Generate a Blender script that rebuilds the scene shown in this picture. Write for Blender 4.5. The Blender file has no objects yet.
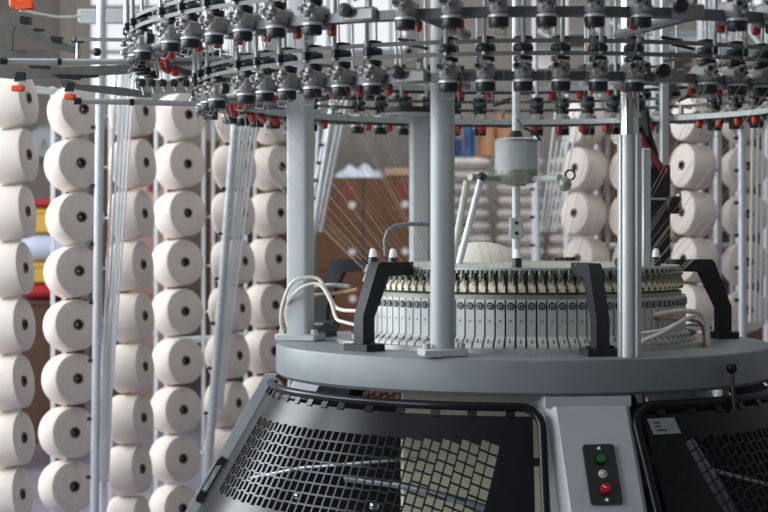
import bpy, math, random
from mathutils import Vector, Matrix
random.seed(7)
sc = bpy.context.scene
COL = sc.collection

# ------------------------------------------------------------------ camera, world, lights
F = 1679.0                 # focal length in pixels of the 768 px frame
HOR = 232.0                # horizon row
ZC = 1.286                 # camera height
cam = bpy.data.cameras.new('camera'); cam_o = bpy.data.objects.new('camera', cam); COL.objects.link(cam_o)
cam_o.location = (0, 0, ZC); cam_o.rotation_euler = (math.pi/2, 0, 0)
cam.sensor_width = 36.0; cam.lens = F/768*36.0
cam.shift_y = -(256-HOR)/768
cam.clip_end = 100
cam.dof.use_dof = True; cam.dof.focus_distance = 4.8; cam.dof.aperture_fstop = 3.6
sc.camera = cam_o

w = bpy.data.worlds.new('overcast'); sc.world = w; w.use_nodes = True
bg = w.node_tree.nodes['Background']; bg.inputs[0].default_value = (0.93, 0.96, 1.0, 1); bg.inputs[1].default_value = 1.1

def area(name, loc, rot, sx, sy, power, col):
    l = bpy.data.lights.new(name, 'AREA'); l.shape = 'RECTANGLE'; l.size = sx; l.size_y = sy
    l.energy = power; l.color = col
    o = bpy.data.objects.new(name, l); COL.objects.link(o); o.location = loc; o.rotation_euler = rot
    return o
# daylight through the row of windows in the left wall
for k in range(3):
    area('window_daylight', (-4.15, 1.6+k*3.0, 2.5), (0, -math.pi/2, 0), 2.4, 2.3, 158, (0.90, 0.95, 1.0))
# unseen fill lamps added under the closed ceiling to lift the hall
for k, pw in enumerate((46, 62, 80)):
    area('ceiling_fill', (0.3, 3.4+k*4.0, 4.95), (0, 0, 0), 7.0, 0.9, pw, (0.97, 0.98, 1.0))
vs = sc.view_settings
vs.view_transform = 'Standard'; vs.look = 'None'; vs.gamma = 1.0; vs.use_curve_mapping = False; vs.exposure = 0.0

# ------------------------------------------------------------------ helpers
def lin(c):
    c = c/255.0
    return c/12.92 if c <= 0.04045 else ((c+0.055)/1.055)**2.4
MATS = {}
def mat(name, rgb, rough=0.5, metal=0.0, var=0.08, scale=40.0, bump=0.0, stretch=None, spec=0.5, coat=0.0, emit=None):
    m = bpy.data.materials.new(name); m.use_nodes = True
    nt = m.node_tree; b = nt.nodes['Principled BSDF']
    c = [lin(v) for v in rgb]
    tc = nt.nodes.new('ShaderNodeTexCoord'); src = tc.outputs['Object']
    if stretch:
        mp = nt.nodes.new('ShaderNodeMapping'); mp.inputs['Scale'].default_value = stretch
        nt.links.new(src, mp.inputs[0]); src = mp.outputs[0]
    n = nt.nodes.new('ShaderNodeTexNoise'); n.inputs['Scale'].default_value = scale; n.inputs['Detail'].default_value = 3
    nt.links.new(src, n.inputs['Vector'])
    r = nt.nodes.new('ShaderNodeValToRGB')
    r.color_ramp.elements[0].position = 0.3; r.color_ramp.elements[1].position = 0.7
    r.color_ramp.elements[0].color = tuple(max(0, v*(1-var)) for v in c)+(1,)
    r.color_ramp.elements[1].color = tuple(min(1, v*(1+var)) for v in c)+(1,)
    nt.links.new(n.outputs['Fac'], r.inputs[0]); nt.links.new(r.outputs[0], b.inputs['Base Color'])
    b.inputs['Roughness'].default_value = rough; b.inputs['Metallic'].default_value = metal
    b.inputs['Specular IOR Level'].default_value = spec
    if coat: b.inputs['Coat Weight'].default_value = coat; b.inputs['Coat Roughness'].default_value = 0.15
    if bump:
        bp = nt.nodes.new('ShaderNodeBump'); bp.inputs['Strength'].default_value = bump; bp.inputs['Distance'].default_value = 0.004
        nt.links.new(n.outputs['Fac'], bp.inputs['Height']); nt.links.new(bp.outputs[0], b.inputs['Normal'])
    if emit:
        b.inputs['Emission Color'].default_value = tuple(lin(v) for v in emit[0])+(1,); b.inputs['Emission Strength'].default_value = emit[1]
    MATS[name] = m
    return m

mat('slate_paint', (118,125,128), 0.42, 0, 0.05, 18, spec=0.4)
mat('grey_green_paint', (172,179,178), 0.4, 0, 0.04, 15)
mat('leg_paint', (172,178,182), 0.42, 0, 0.05, 12)
mat('black_enamel', (18,19,22), 0.26, 0, 0.15, 30, spec=0.22)
mat('black_cast', (26,28,31), 0.62, 0, 0.2, 90, bump=0.25)
mat('black_plastic', (30,31,32), 0.4, 0, 0.15, 60)
mat('chrome', (205,208,208), 0.16, 1, 0.04, 20)
mat('steel', (176,184,190), 0.32, 0.85, 0.08, 40)
mat('galvanised', (206,214,218), 0.42, 0.25, 0.1, 60)
mat('aluminium', (190,194,194), 0.42, 0.55, 0.05, 25)
mat('feeder_grey', (150,149,145), 0.4, 0.25, 0.15, 120)
mat('feeder_pale', (180,186,184), 0.38, 0.2, 0.12, 90)
mat('rail_grey', (112,115,116), 0.4, 0.3, 0.1, 40)
mat('belt', (110,110,105), 0.6, 0, 0.1, 50)
mat('teal_pulley', (42,62,64), 0.4, 0.1, 0.2, 80)
mat('orange_lens', (184,58,36), 0.35, 0, 0.12, 120)
mat('cream_paint', (240,236,204), 0.5, 0, 0.05, 10)
mat('cream_cam', (224,218,192), 0.45, 0, 0.14, 150)
mat('cam_box_paint', (196,200,198), 0.42, 0.1, 0.06, 60)
mat('guide_metal', (146,149,138), 0.4, 0.4, 0.2, 150)
mat('dark_gap', (30,30,29), 0.7, 0, 0.15, 60)
mat('yarn', (228,218,208), 0.95, 0, 0.05, 260, bump=0.35, stretch=(0.35, 3.0, 0.35), spec=0.15)
mat('yarn_thread', (206,190,174), 0.9, 0, 0.05, 60, spec=0.1)
mat('core', (84,64,62), 0.5, 0, 0.2, 80)
mat('white_tube', (240,243,243), 0.4, 0, 0.04, 50)
mat('white_hose', (218,216,206), 0.45, 0, 0.05, 50)
mat('brown_hose', (140,108,74), 0.5, 0, 0.1, 50)
mat('red_hose', (116,30,28), 0.45, 0, 0.15, 60)
mat('green_button', (22,96,44), 0.3, 0, 0.1, 90)
mat('red_button', (176,24,34), 0.25, 0, 0.1, 90)
mat('white_print', (226,226,222), 0.5, 0, 0.03, 40)
mat('sticker', (136,140,140), 0.4, 0.2, 0.08, 60)
mat('ink', (36,36,38), 0.6, 0, 0.1, 40)
mat('dome', (234,229,214), 0.7, 0, 0.05, 20)
mat('wall_paint', (156,151,144), 0.85, 0, 0.12, 1.6, stretch=(1,1,0.25))
mat('wall_left_paint', (158,156,152), 0.85, 0, 0.1, 1.2)
mat('ceiling_paint', (150,149,147), 0.85, 0, 0.06, 1.0)
mat('stop_orange', (236,92,44), 0.35, 0, 0.1, 120)
mat('tube_grey', (166,168,168), 0.4, 0.3, 0.08, 60)
mat('dial_grey', (188,192,178), 0.5, 0.1, 0.1, 80)
mat('cabinet_white', (216,214,210), 0.6, 0, 0.04, 5)
mat('dark_casting', (98,98,95), 0.5, 0.2, 0.15, 60)
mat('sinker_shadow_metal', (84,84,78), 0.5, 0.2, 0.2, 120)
mat('floor_paint', (134,130,146), 0.32, 0, 0.22, 2.2, stretch=(1,0.5,1))
mat('pillar_paint', (168,160,150), 0.8, 0, 0.08, 6)
mat('window_frame', (150,160,164), 0.5, 0.1, 0.06, 10)
mat('carton_brown', (112,79,56), 0.85, 0, 0.1, 6)
mat('carton_dark', (92,66,52), 0.85, 0, 0.12, 6)
mat('carton_peach', (206,166,150), 0.85, 0, 0.1, 6)
mat('carton_tape', (186,160,130), 0.6, 0, 0.05, 12)
mat('pink_print', (140,66,62), 0.8, 0, 0.1, 20)
mat('bag_white', (228,220,214), 0.8, 0, 0.08, 14, bump=0.3)
mat('bag_bluewhite', (196,206,226), 0.7, 0, 0.1, 8, bump=0.3)
mat('plastic_sheet', (216,224,238), 0.35, 0, 0.1, 16, bump=0.5)
mat('drum_blue', (44,92,156), 0.45, 0, 0.1, 10)
mat('orange_carton', (196,134,84), 0.8, 0, 0.1, 8)
mat('red_fabric', (176,40,42), 0.8, 0, 0.15, 20)
mat('yellow_plastic', (214,170,62), 0.6, 0, 0.1, 12)
mat('clock_white', (226,229,234), 0.5, 0, 0.03, 30)
mat('clock_rim', (150,152,156), 0.4, 0.3, 0.05, 30)
def glass_mat():
    m = bpy.data.materials.new('window_glass'); m.use_nodes = True; nt = m.node_tree
    for n in list(nt.nodes): nt.nodes.remove(n)
    o = nt.nodes.new('ShaderNodeOutputMaterial'); mx = nt.nodes.new('ShaderNodeMixShader')
    t = nt.nodes.new('ShaderNodeBsdfTransparent'); g = nt.nodes.new('ShaderNodeBsdfGlossy'); g.inputs['Roughness'].default_value = 0.05
    nz = nt.nodes.new('ShaderNodeTexNoise'); nz.inputs['Scale'].default_value = 3
    r = nt.nodes.new('ShaderNodeMapRange'); r.inputs[3].default_value = 0.04; r.inputs[4].default_value = 0.10
    nt.links.new(nz.outputs['Fac'], r.inputs[0]); nt.links.new(r.outputs[0], mx.inputs[0])
    nt.links.new(t.outputs[0], mx.inputs[1]); nt.links.new(g.outputs[0], mx.inputs[2]); nt.links.new(mx.outputs[0], o.inputs[0])
    MATS['window_glass'] = m
glass_mat()

class MB:
    def __init__(s): s.v = []; s.f = []
    def add(s, vs, fs):
        b = len(s.v); s.v += [tuple(x) for x in vs]; s.f += [tuple(i+b for i in f) for f in fs]; return s
    def box(s, c, d, M=None, bev=0.0):
        x, y, z = d[0]/2, d[1]/2, d[2]/2
        if bev <= 0:
            vs = [(-x,-y,-z),(x,-y,-z),(x,y,-z),(-x,y,-z),(-x,-y,z),(x,-y,z),(x,y,z),(-x,y,z)]
            fs = [(0,3,2,1),(4,5,6,7),(0,1,5,4),(1,2,6,5),(2,3,7,6),(3,0,4,7)]
        else:       # chamfered box
            vs = []; e = bev
            for sx in (-1,1):
                for sy in (-1,1):
                    for sz in (-1,1):
                        vs += [(sx*x, sy*(y-e), sz*(z-e)), (sx*(x-e), sy*y, sz*(z-e)), (sx*(x-e), sy*(y-e), sz*z)]
            def I(sx, sy, sz, k): return ((sx > 0)*4+(sy > 0)*2+(sz > 0))*3+k
            fs = []
            for sx in (-1,1): fs.append([I(sx,a,b,0) for a,b in ((-1,-1),(1,-1),(1,1),(-1,1))][::sx])
            for sy in (-1,1): fs.append([I(a,sy,b,1) for a,b in ((-1,-1),(-1,1),(1,1),(1,-1))][::sy])
            for sz in (-1,1): fs.append([I(a,b,sz,2) for a,b in ((-1,-1),(1,-1),(1,1),(-1,1))][::sz])
            for sx in (-1,1):
                for sy in (-1,1):
                    fs.append([I(sx,sy,-1,0),I(sx,sy,-1,1),I(sx,sy,1,1),I(sx,sy,1,0)][::sx*sy])
                for sz in (-1,1):
                    fs.append([I(sx,-1,sz,0),I(sx,1,sz,0),I(sx,1,sz,2),I(sx,-1,sz,2)][::sx*sz])
            for sy in (-1,1):
                for sz in (-1,1):
                    fs.append([I(-1,sy,sz,1),I(-1,sy,sz,2),I(1,sy,sz,2),I(1,sy,sz,1)][::sy*sz])
            for sx in (-1,1):
                for sy in (-1,1):
                    for sz in (-1,1):
                        fs.append([I(sx,sy,sz,0),I(sx,sy,sz,1),I(sx,sy,sz,2)][::sx*sy*sz])
        C = Vector(c)
        vs = [(M @ Vector(p) if M else Vector(p)) + C for p in vs]
        return s.add(vs, fs)
    def cyl(s, a, b, r0, r1=None, n=12, cap=True):
        a, b = Vector(a), Vector(b); r1 = r0 if r1 is None else r1
        d = (b-a).normalized(); u = d.orthogonal().normalized(); v = d.cross(u)
        vs = []
        for p, r in ((a, r0), (b, r1)):
            for i in range(n):
                t = 2*math.pi*i/n; vs.append(p+u*(r*math.cos(t))+v*(r*math.sin(t)))
        fs = [(i, (i+1) % n, n+(i+1) % n, n+i) for i in range(n)]
        if cap: fs += [tuple(range(n-1, -1, -1)), tuple(range(n, 2*n))]
        return s.add(vs, fs)
    def lathe(s, prof, c=(0,0,0), n=48, M=None, a0=0.0, a1=2*math.pi, close=False):
        """profile of (r, z) spun about z"""
        full = abs(a1-a0-2*math.pi) < 1e-6; m = n if full else n+1
        C = Vector(c); vs = []
        for i in range(m):
            t = a0+(a1-a0)*i/n
            for r, z in prof:
                p = Vector((r*math.sin(t), -r*math.cos(t), z)); vs.append((M @ p if M else p)+C)
        k = len(prof); fs = []
        for i in range(n):
            j = (i+1) % m
            for q in range(k-1 if not close else k):
                q2 = (q+1) % k
                fs.append((i*k+q, j*k+q, j*k+q2, i*k+q2))
        if close and not full:
            fs.append(tuple(range(k))); fs.append(tuple(n*k+q for q in range(k-1, -1, -1)))
        return s.add(vs, fs)
    def tube(s, pts, r, n=8, cap=True):
        pts = [Vector(p) for p in pts]; rings = []; u = None
        for i, p in enumerate(pts):
            d = (pts[min(i+1, len(pts)-1)]-pts[max(i-1, 0)]).normalized()
            if u is None: u = d.orthogonal().normalized()
            else: u = (u-d*u.dot(d)).normalized()
            v = d.cross(u)
            rings.append([p+u*(r*math.cos(2*math.pi*k/n))+v*(r*math.sin(2*math.pi*k/n)) for k in range(n)])
        vs = [q for g in rings for q in g]
        fs = [(i*n+k, i*n+(k+1) % n, (i+1)*n+(k+1) % n, (i+1)*n+k) for i in range(len(pts)-1) for k in range(n)]
        if cap: fs += [tuple(range(n-1, -1, -1)), tuple((len(pts)-1)*n+k for k in range(n))]
        return s.add(vs, fs)
    def prism(s, poly, f, h0, h1):
        """2D polygon extruded; f maps (u, v, h) to a point"""
        n = len(poly)
        vs = [f(u, v, h0) for u, v in poly]+[f(u, v, h1) for u, v in poly]
        fs = [tuple(range(n-1, -1, -1)), tuple(range(n, 2*n))]+[(i, (i+1) % n, n+(i+1) % n, n+i) for i in range(n)]
        return s.add(vs, fs)
    def ball(s, c, r, n=12, m=8, sq=(1,1,1)):
        C = Vector(c); vs = []; fs = []
        for j in range(1, m):
            t = math.pi*j/m
            for i in range(n):
                p = 2*math.pi*i/n
                vs.append(C+Vector((sq[0]*r*math.sin(t)*math.cos(p), sq[1]*r*math.sin(t)*math.sin(p), sq[2]*r*math.cos(t))))
        vs.append(C+Vector((0,0,r*sq[2]))); vs.append(C-Vector((0,0,r*sq[2])))
        T = len(vs)-2
        for j in range(m-2):
            for i in range(n): fs.append((j*n+i, (j+1)*n+i, (j+1)*n+(i+1) % n, j*n+(i+1) % n))
        for i in range(n):
            fs.append((T, i, (i+1) % n)); fs.append((T+1, (m-2)*n+(i+1) % n, (m-2)*n+i))
        return s.add(vs, fs)
    def mesh(s, name, material, org=(0,0,0), smooth=True):
        o = Vector(org); me = bpy.data.meshes.new(name)
        me.from_pydata([tuple(Vector(v)-o) for v in s.v], [], s.f)
        me.validate()
        import bmesh
        b = bmesh.new(); b.from_mesh(me); bmesh.ops.recalc_face_normals(b, faces=b.faces); b.to_mesh(me); b.free()
        me.materials.append(MATS[material])
        if smooth:
            for p in me.polygons: p.use_smooth = True
            me.set_sharp_from_angle(angle=math.radians(38))
        me.update()
        return me

ORG = {}
def put(name, me, parent=None, loc=(0,0,0), rot=(0,0,0), org=None):
    o = bpy.data.objects.new(name, me); COL.objects.link(o)
    if parent: o.parent = parent
    o.location = loc; o.rotation_euler = rot
    ORG[o.name] = Vector(org) if org is not None else (Vector(ORG[parent.name]) if parent else Vector(loc))
    return o
def part(name, mb, material, parent, smooth=True):
    """mesh in world coordinates hung under a parent whose own transform is only a shift"""
    return put(name, mb.mesh(name, material, ORG[parent.name], smooth), parent)
def tag(o, label, cat, group=None, kind=None):
    o['label'] = label
    if cat: o['category'] = cat
    if group: o['group'] = group
    if kind: o['kind'] = kind
    return o
def thing(name, loc, label, cat, group=None):
    o = put(name, None, None, loc); return tag(o, label, cat, group)
def single(name, mb, material, org, label, cat, group=None, smooth=True):
    o = put(name, mb.mesh(name, material, org, smooth), None, org); return tag(o, label, cat, group)
def struct(name, mb, material, smooth=False, label=None):
    o = put(name, mb.mesh(name, material, (0,0,0), smooth)); o['kind'] = 'structure'
    if label: o['label'] = label
    return o
def pix(x, y, Y): return Vector(((x-384)*Y/F, Y, ZC-(y-HOR)*Y/F))
D2R = math.pi/180

# ------------------------------------------------------------------ the hall
BACK = 14.0
struct('floor', MB().box((0, 5, -0.05), (16, 20, 0.1)), 'floor_paint', label='glossy mauve grey factory floor')
wb = MB()
def wx(px): return (px-384)*BACK/F
def wz(py): return ZC-(py-HOR)*BACK/F
ops = [(82, 272, 96), (286, 412, 54), (690, 775, 20)]          # windows high in the back wall: left px, right px, sill px
TOP = 5.0; HEAD = 4.3
def wallbox(x0, x1, z0, z1): wb.box(((x0+x1)/2, BACK+0.12, (z0+z1)/2), (x1-x0, 0.24, z1-z0))
edges = [-6.0]+[wx(v) for o in ops for v in o[:2]]+[7.0]
for i in range(0, len(edges), 2): wallbox(edges[i], edges[i+1], 0, TOP)
for l, r, s_ in ops:
    wallbox(wx(l), wx(r), 0, wz(s_)); wallbox(wx(l), wx(r), HEAD, TOP)
struct('wall_back', wb, 'wall_paint', label='plain grey brown rear wall of the hall')
for i, (l, r, s_) in enumerate(ops):
    x0, x1, z0, z1 = wx(l), wx(r), wz(s_), HEAD
    root = put('window_%d' % (i+1), None, None, ((x0+x1)/2, BACK+0.1, z0)); root['kind'] = 'structure'; root['label'] = 'bright daylight window with a grid of panes in the rear wall'
    fr = MB(); t = 0.05
    fr.box(((x0+x1)/2, BACK+0.1, z0+t/2), (x1-x0, 0.1, t)); fr.box(((x0+x1)/2, BACK+0.1, z1-t/2), (x1-x0, 0.1, t))
    fr.box((x0+t/2, BACK+0.1, (z0+z1)/2), (t, 0.1, z1-z0)); fr.box((x1-t/2, BACK+0.1, (z0+z1)/2), (t, 0.1, z1-z0))
    part('window_frame', fr, 'window_frame', root, False)
    nx = max(2, int((x1-x0)/0.17)); nz = 5
    for k in range(1, nx):
        part('mullion', MB().box((x0+(x1-x0)*k/nx, BACK+0.1, (z0+z1)/2), (0.025, 0.05, z1-z0-0.02)), 'window_frame', root, False)
    for k in range(1, nz):
        part('mullion', MB().box(((x0+x1)/2, BACK+0.1, z0+(z1-z0)*k/nz), (x1-x0-0.02, 0.04, 0.03)), 'window_frame', root, False)
    part('pane', MB().box(((x0+x1)/2, BACK+0.1, (z0+z1)/2), (x1-x0-0.02, 0.006, z1-z0-0.02)), 'window_glass', root, False)
# left wall with three tall window openings
wl = MB(); XL = -4.3
def lbox(y0, y1, z0, z1): wl.box((XL-0.12, (y0+y1)/2, (z0+z1)/2), (0.24, y1-y0, z1-z0))
ys = [-4.0, 0.4, 2.8, 3.4, 5.8, 6.4, 8.8, BACK]
for i in range(0, 8, 2): lbox(ys[i], ys[i+1], 0, TOP)
for i in range(1, 6, 2):
    lbox(ys[i], ys[i+1], 0, 1.3); lbox(ys[i], ys[i+1], 3.7, TOP)
struct('wall_left', wl, 'wall_left_paint', label='left side wall with tall daylight windows')
struct('wall_right', MB().box((5.6, 5, TOP/2), (0.24, 18, TOP)), 'wall_left_paint', label='right side wall of the hall')
struct('ceiling', MB().box((0.5, 5, TOP+0.1), (13, 20, 0.2)), 'ceiling_paint', label='plain pale grey hall ceiling')
struct('wall_front', MB().box((0.5, -4.1, TOP/2), (13, 0.24, TOP)), 'wall_left_paint', label='plain wall behind the viewer')
# pilasters on the back wall
for k, px in enumerate((70, 84, 276, 425, 650)):
    struct('trim_%d' % (k+1), MB().box((wx(px), BACK-0.06, TOP/2), (0.12, 0.12, TOP)), 'pillar_paint', label='pale pilaster on the rear wall')

# ------------------------------------------------------------------ circular knitting machine
CX, CY, ZT = 0.427, 5.2, 0.95
mach = thing('circular_knitting_machine', (CX, CY, 0), 'large grey circular knitting machine with two feeder rings and black perforated guards', 'knitting machine')
def pol(a, r, z):
    a *= D2R; return Vector((CX+r*math.sin(a), CY-r*math.cos(a), z))
AX = (CX, CY, 0)
R_T = 0.76
# table
part('table_plate', MB().lathe([(0.2,ZT-0.1),(R_T-0.012,ZT-0.1),(R_T,ZT-0.09),(R_T,ZT-0.012),(R_T-0.004,ZT-0.004),(R_T-0.014,ZT),(0.2,ZT)], AX, 128, close=True), 'slate_paint', mach)
part('seat_ring', MB().lathe([(0.4,ZT),(0.575,ZT),(0.57,ZT+0.012),(0.4,ZT+0.012)], AX, 96, close=True), 'feeder_grey', mach)

# legs
def slope_r(z): return 0.762+(0.85-z)*0.6
def leg(a, panel=False):
    L = MB()
    def f(wd, z, n):
        r = slope_r(z)+n
        b = pol(a, r, z); t = Vector((math.cos(a*D2R), math.sin(a*D2R), 0)); return b+t*wd
    zs = [0.842, 0.42, 0.4, 0.0]
    # hollow-looking box section with chamfered front edges
    sec = [(-0.118,-0.12),(-0.118,-0.035),(-0.095,-0.006),(0.095,-0.006),(0.108,-0.02),(0.108,-0.12)]
    vs = []; fs = []
    for z in (0.825, 0.42, 0.0):
        zz = max(z, 0.42)
        for wd, n in sec:
            p = f(wd, zz, n); vs.append((p.x, p.y, z))
    k = len(sec)
    for i in range(2):
        for q in range(k): fs.append((i*k+q, i*k+(q+1) % k, (i+1)*k+(q+1) % k, (i+1)*k+q))
    fs += [tuple(range(k)), tuple(2*k+q for q in range(k-1, -1, -1))]
    L.add(vs, fs)
    o = part('leg', L, 'leg_paint', mach)
    c = MB(); c.prism([(-0.122,-0.125),(-0.122,0.0),(0.112,0.0),(0.112,-0.125)], lambda u, v, h: f(u, 0.85, v)+Vector((0,0,h-0.85)), 0.822, 0.85)
    part('collar', c, 'leg_paint', o)
    if panel:
        nrm_s = Vector((0.6, 0, -1)).normalized()     # (radial, -, z) down the slope
        ar = a*D2R; rad = Vector((math.sin(ar), -math.cos(ar), 0)); tn = Vector((math.cos(ar), math.sin(ar), 0))
        dn = (rad*0.6+Vector((0,0,-1))).normalized(); nn = (rad+Vector((0,0,0.6))).normalized()
        base = pol(a, slope_r(0.85)-0.006, 0.85)
        def g(wd, s, h): return base+tn*wd+dn*s+nn*h
        cw, cs = 0.000, 0.224
        def rr(w_, h_, r_):
            pts = []
            for qx, qy, t0 in ((1,1,0),(-1,1,90),(-1,-1,180),(1,-1,270)):
                for t in (0, 30, 60, 90):
                    tt = (t0+t)*D2R; pts.append((cw+qx*(w_-r_)+r_*math.cos(tt), cs+qy*(h_-r_)+r_*math.sin(tt)))
            return pts
        bx = part('button_box', MB().prism(rr(0.042, 0.083, 0.008), g, -0.001, 0.008), 'black_plastic', o)
        for s_, m_, r_, h_ in ((-0.04,'black_enamel',0.016,0.012),(-0.04,'green_button',0.0125,0.018),(0.0,'white_print',0.0115,0.0095),(0.042,'red_button',0.0135,0.018),(-0.071,'white_print',0.0045,0.0105),(0.072,'white_print',0.0045,0.0105)):
            mb = MB(); mb.cyl(g(cw, cs+s_, 0.006), g(cw, cs+s_, h_), r_, r_*0.92, 20)
            b = part({'green_button':'green_button','red_button':'red_button'}.get(m_, 'screw' if r_ < 0.005 else 'button_collar' if m_ == 'black_enamel' else 'selector_dial'), mb, m_, o)
        # symbol on the selector: ring with a slanted bar
        mb = MB()
        pts = [g(cw+0.007*math.cos(t*D2R), cs+0.007*math.sin(t*D2R), 0.0098) for t in range(-120, 170, 20)]
        mb.tube(pts, 0.0011, 6); mb.tube([g(cw-0.003, cs+0.003, 0.0098), g(cw+0.004, cs+0.001, 0.0098), g(cw+0.003, cs-0.003, 0.0098)], 0.001, 6)
        part('dial_symbol', mb, 'ink', o)
        mb = MB(); mb.tube([g(cw-0.008, cs+0.036, 0.0185), g(cw+0.001, cs+0.043, 0.0188)], 0.0013, 6); part('button_mark', mb, 'white_print', o)
        for s_ in (0.045, 0.06):
            part('bolt', MB().cyl(g(-0.124, s_, -0.03), g(-0.134, s_, -0.03), 0.006, None, 10), 'steel', o)
    return o
leg(9.0, True); leg(-121.0); leg(131.0)

# perforated guards
GZ0, GZ1 = 0.801, 0.34
def guard(a_start, sgn, span, shear_deg=0.1, sticker=False, u_hole=7.5):
    def P(u, z, n=0.0): return pol(a_start+sgn*u, 0.775+(0.824-z)*0.575+n, z)
    # round tube frame: along the top, bent down the free end
    pts = []
    for i in range(41): pts.append(P(span-(span-4.2)*i/40, 0.824))
    for t in range(15, 91, 15):
        pts.append(P(4.2*(1-math.sin(t*D2R)), 0.824-0.055*(1-math.cos(t*D2R))))
    for i in range(1, 9): pts.append(P(0, 0.763-(0.763-GZ1)*i/8))
    tube = part('guard_frame', MB().tube(pts, 0.012, 12), 'black_enamel', mach)
    # sheet with slanted columns of square holes
    mb = MB(); pitch_u = 1.84; rowz = 0.0272; nrow = 8; zt = 0.742; shear = shear_deg/rowz
    ncol = int(span/pitch_u)+8
    idx = {}
    def V(u, z):
        u = min(max(u, 1.7), span); k = (round(u, 4), round(z, 5))
        if k not in idx: idx[k] = len(mb.v); mb.v.append(tuple(P(u, z)))
        return idx[k]
    def lean(u, z): return u+(zt-z)/rowz*(shear_deg+0.45*max(0.0, 1-max(u, 0)/38.0))
    def quad(u0, u1, z0, z1, t0, t1):
        # t0, t1: tilt of the upper and lower edge across the column
        c0 = (u0-cu)/pitch_u; c1 = (u1-cu)/pitch_u
        q = [V(lean(u0, z0), z0+t0*c0), V(lean(u1, z0), z0+t0*c1), V(lean(u1, z1), z1+t1*c1), V(lean(u0, z1), z1+t1*c0)]
        q2 = []
        for x in q:
            if x not in q2: q2.append(x)
        if len(q2) >= 3: mb.f.append(tuple(q2))
    for c in range(-10, ncol):
        u0 = u_hole+c*pitch_u; u1 = u0+pitch_u; w0 = u0+0.17; w1 = u1-0.17; cu = (u0+u1)/2
        TILT = 0.0085*max(0.0, 1-max(u0-12, 0)/24.0)
        off = 0.0 if c % 2 else TILT+0.005*min(1.0, max(0.0, (u0-40)/30.0))
        ztop = zt-off
        lv = [GZ0, 0.775]; tl = [0.0, 0.0]; holes = []
        for r_ in range(nrow):
            holes.append(len(lv)); lv += [ztop-r_*rowz-0.0022, ztop-(r_+1)*rowz+0.0022]; tl += [TILT, TILT]
        lv += [0.47, GZ1]; tl += [0.0, 0.0]
        for i in range(len(lv)-1):
            z0, z1 = lv[i], lv[i+1]
            hole = (c >= 0) and (i in holes) and not (lean(u0, z0) > span-3.0 or u0 > span-12.0)
            if hole:
                quad(u0, w0, z0, z1, tl[i], tl[i+1]); quad(w1, u1, z0, z1, tl[i], tl[i+1])
            else:
                for ua, ub in ((u0, w0), (w0, w1), (w1, u1)): quad(ua, ub, z0, z1, tl[i], tl[i+1])
    # the inner face of the sheet, 2.5 mm behind the outer one, both shaded as a true cone
    ncone = len(mb.v); nrm = []
    for x, y, z in list(mb.v):
        r_ = Vector((x-CX, y-CY, 0)).normalized(); q = (r_+Vector((0,0,0.575))).normalized(); nrm.append(q)
    mb.f = [f if (Vector(mb.v[f[1]])-Vector(mb.v[f[0]])).cross(Vector(mb.v[f[2]])-Vector(mb.v[f[0]])).dot(nrm[f[0]]) > 0 else f[::-1] for f in mb.f]
    mb.v += [tuple(Vector(v)-n*0.0025) for v, n in zip(mb.v, nrm)]
    mb.f += [tuple(i+ncone for i in f[::-1]) for f in mb.f]
    me = bpy.data.meshes.new('guard_sheet'); o3 = Vector(AX)
    me.from_pydata([tuple(Vector(v)-o3) for v in mb.v], [], mb.f); me.materials.append(MATS['black_enamel'])
    for p_ in me.polygons: p_.use_smooth = True
    me.normals_split_custom_set_from_vertices([tuple(n) for n in nrm]+[tuple(-n) for n in nrm])
    sh = put('guard_sheet', me, mach)
    # tabs joining the sheet to the tube
    u = 6.0
    while u < span-1:
        t = MB()
        t.add([P(u-0.9,0.818,-0.004),P(u+0.9,0.818,-0.004),P(u+0.9,0.798,0.001),P(u-0.9,0.798,0.001),P(u-0.9,0.818,0.002),P(u+0.9,0.818,0.002),P(u+0.9,0.798,0.004),P(u-0.9,0.798,0.004)],
              [(0,1,2,3),(4,7,6,5),(0,4,5,1),(1,5,6,2),(2,6,7,3),(3,7,4,0)])
        part('tab', t, 'black_enamel', sh, False); u += 7.4 if u < 40 else 5.0
    for z in (0.70, 0.52):
        t = MB(); t.add([P(0,z,-.004),P(2.2,z,-.004),P(2.2,z-.02,-.004),P(0,z-.02,-.004),P(0,z,.003),P(2.2,z,.003),P(2.2,z-.02,.003),P(0,z-.02,.003)],
              [(0,1,2,3),(4,7,6,5),(0,4,5,1),(1,5,6,2),(2,6,7,3),(3,7,4,0)])
        part('tab', t, 'black_enamel', sh, False)
    if sticker:
        def S(u, v, h): return P(u, 0.796-0.043*v, 0.0035+h)
        n = 6; t = MB(); vs = []; fs = []
        for i in range(n+1):
            for v in (0, 1): vs.append(S(2.4+6.0*i/n+0.5*v, 0.12+v*0.92, 0))
        for i in range(n): fs.append((2*i, 2*i+2, 2*i+3, 2*i+1))
        t.add(vs, fs); st = part('sticker', t, 'sticker', sh, False)
        m2 = st.modifiers.new('thickness', 'SOLIDIFY'); m2.thickness = 0.001
        for v, l_ in ((0.3, 1.5), (0.52, 1.3), (0.76, 2.4)):
            t = MB()
            for i in range(6):
                ua = 2.4+0.9+l_*i/6; ub = ua+l_/6*0.8
                t.add([S(ua+.5*v,v,.001),S(ub+.5*v,v,.001),S(ub+.5*v,v+.1,.001),S(ua+.5*v,v+.1,.001)], [(0,1,2,3)])
            part('printed_line', t, 'ink', st, False)
    return sh, P
gl, PL = guard(-0.9, -1, 85.1, 0.0)
gr, PR = guard(17.4, 1, 100.0, 0.1, True, 9.0)
gb, PB = guard(225.0, -1, 78.0)
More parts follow.
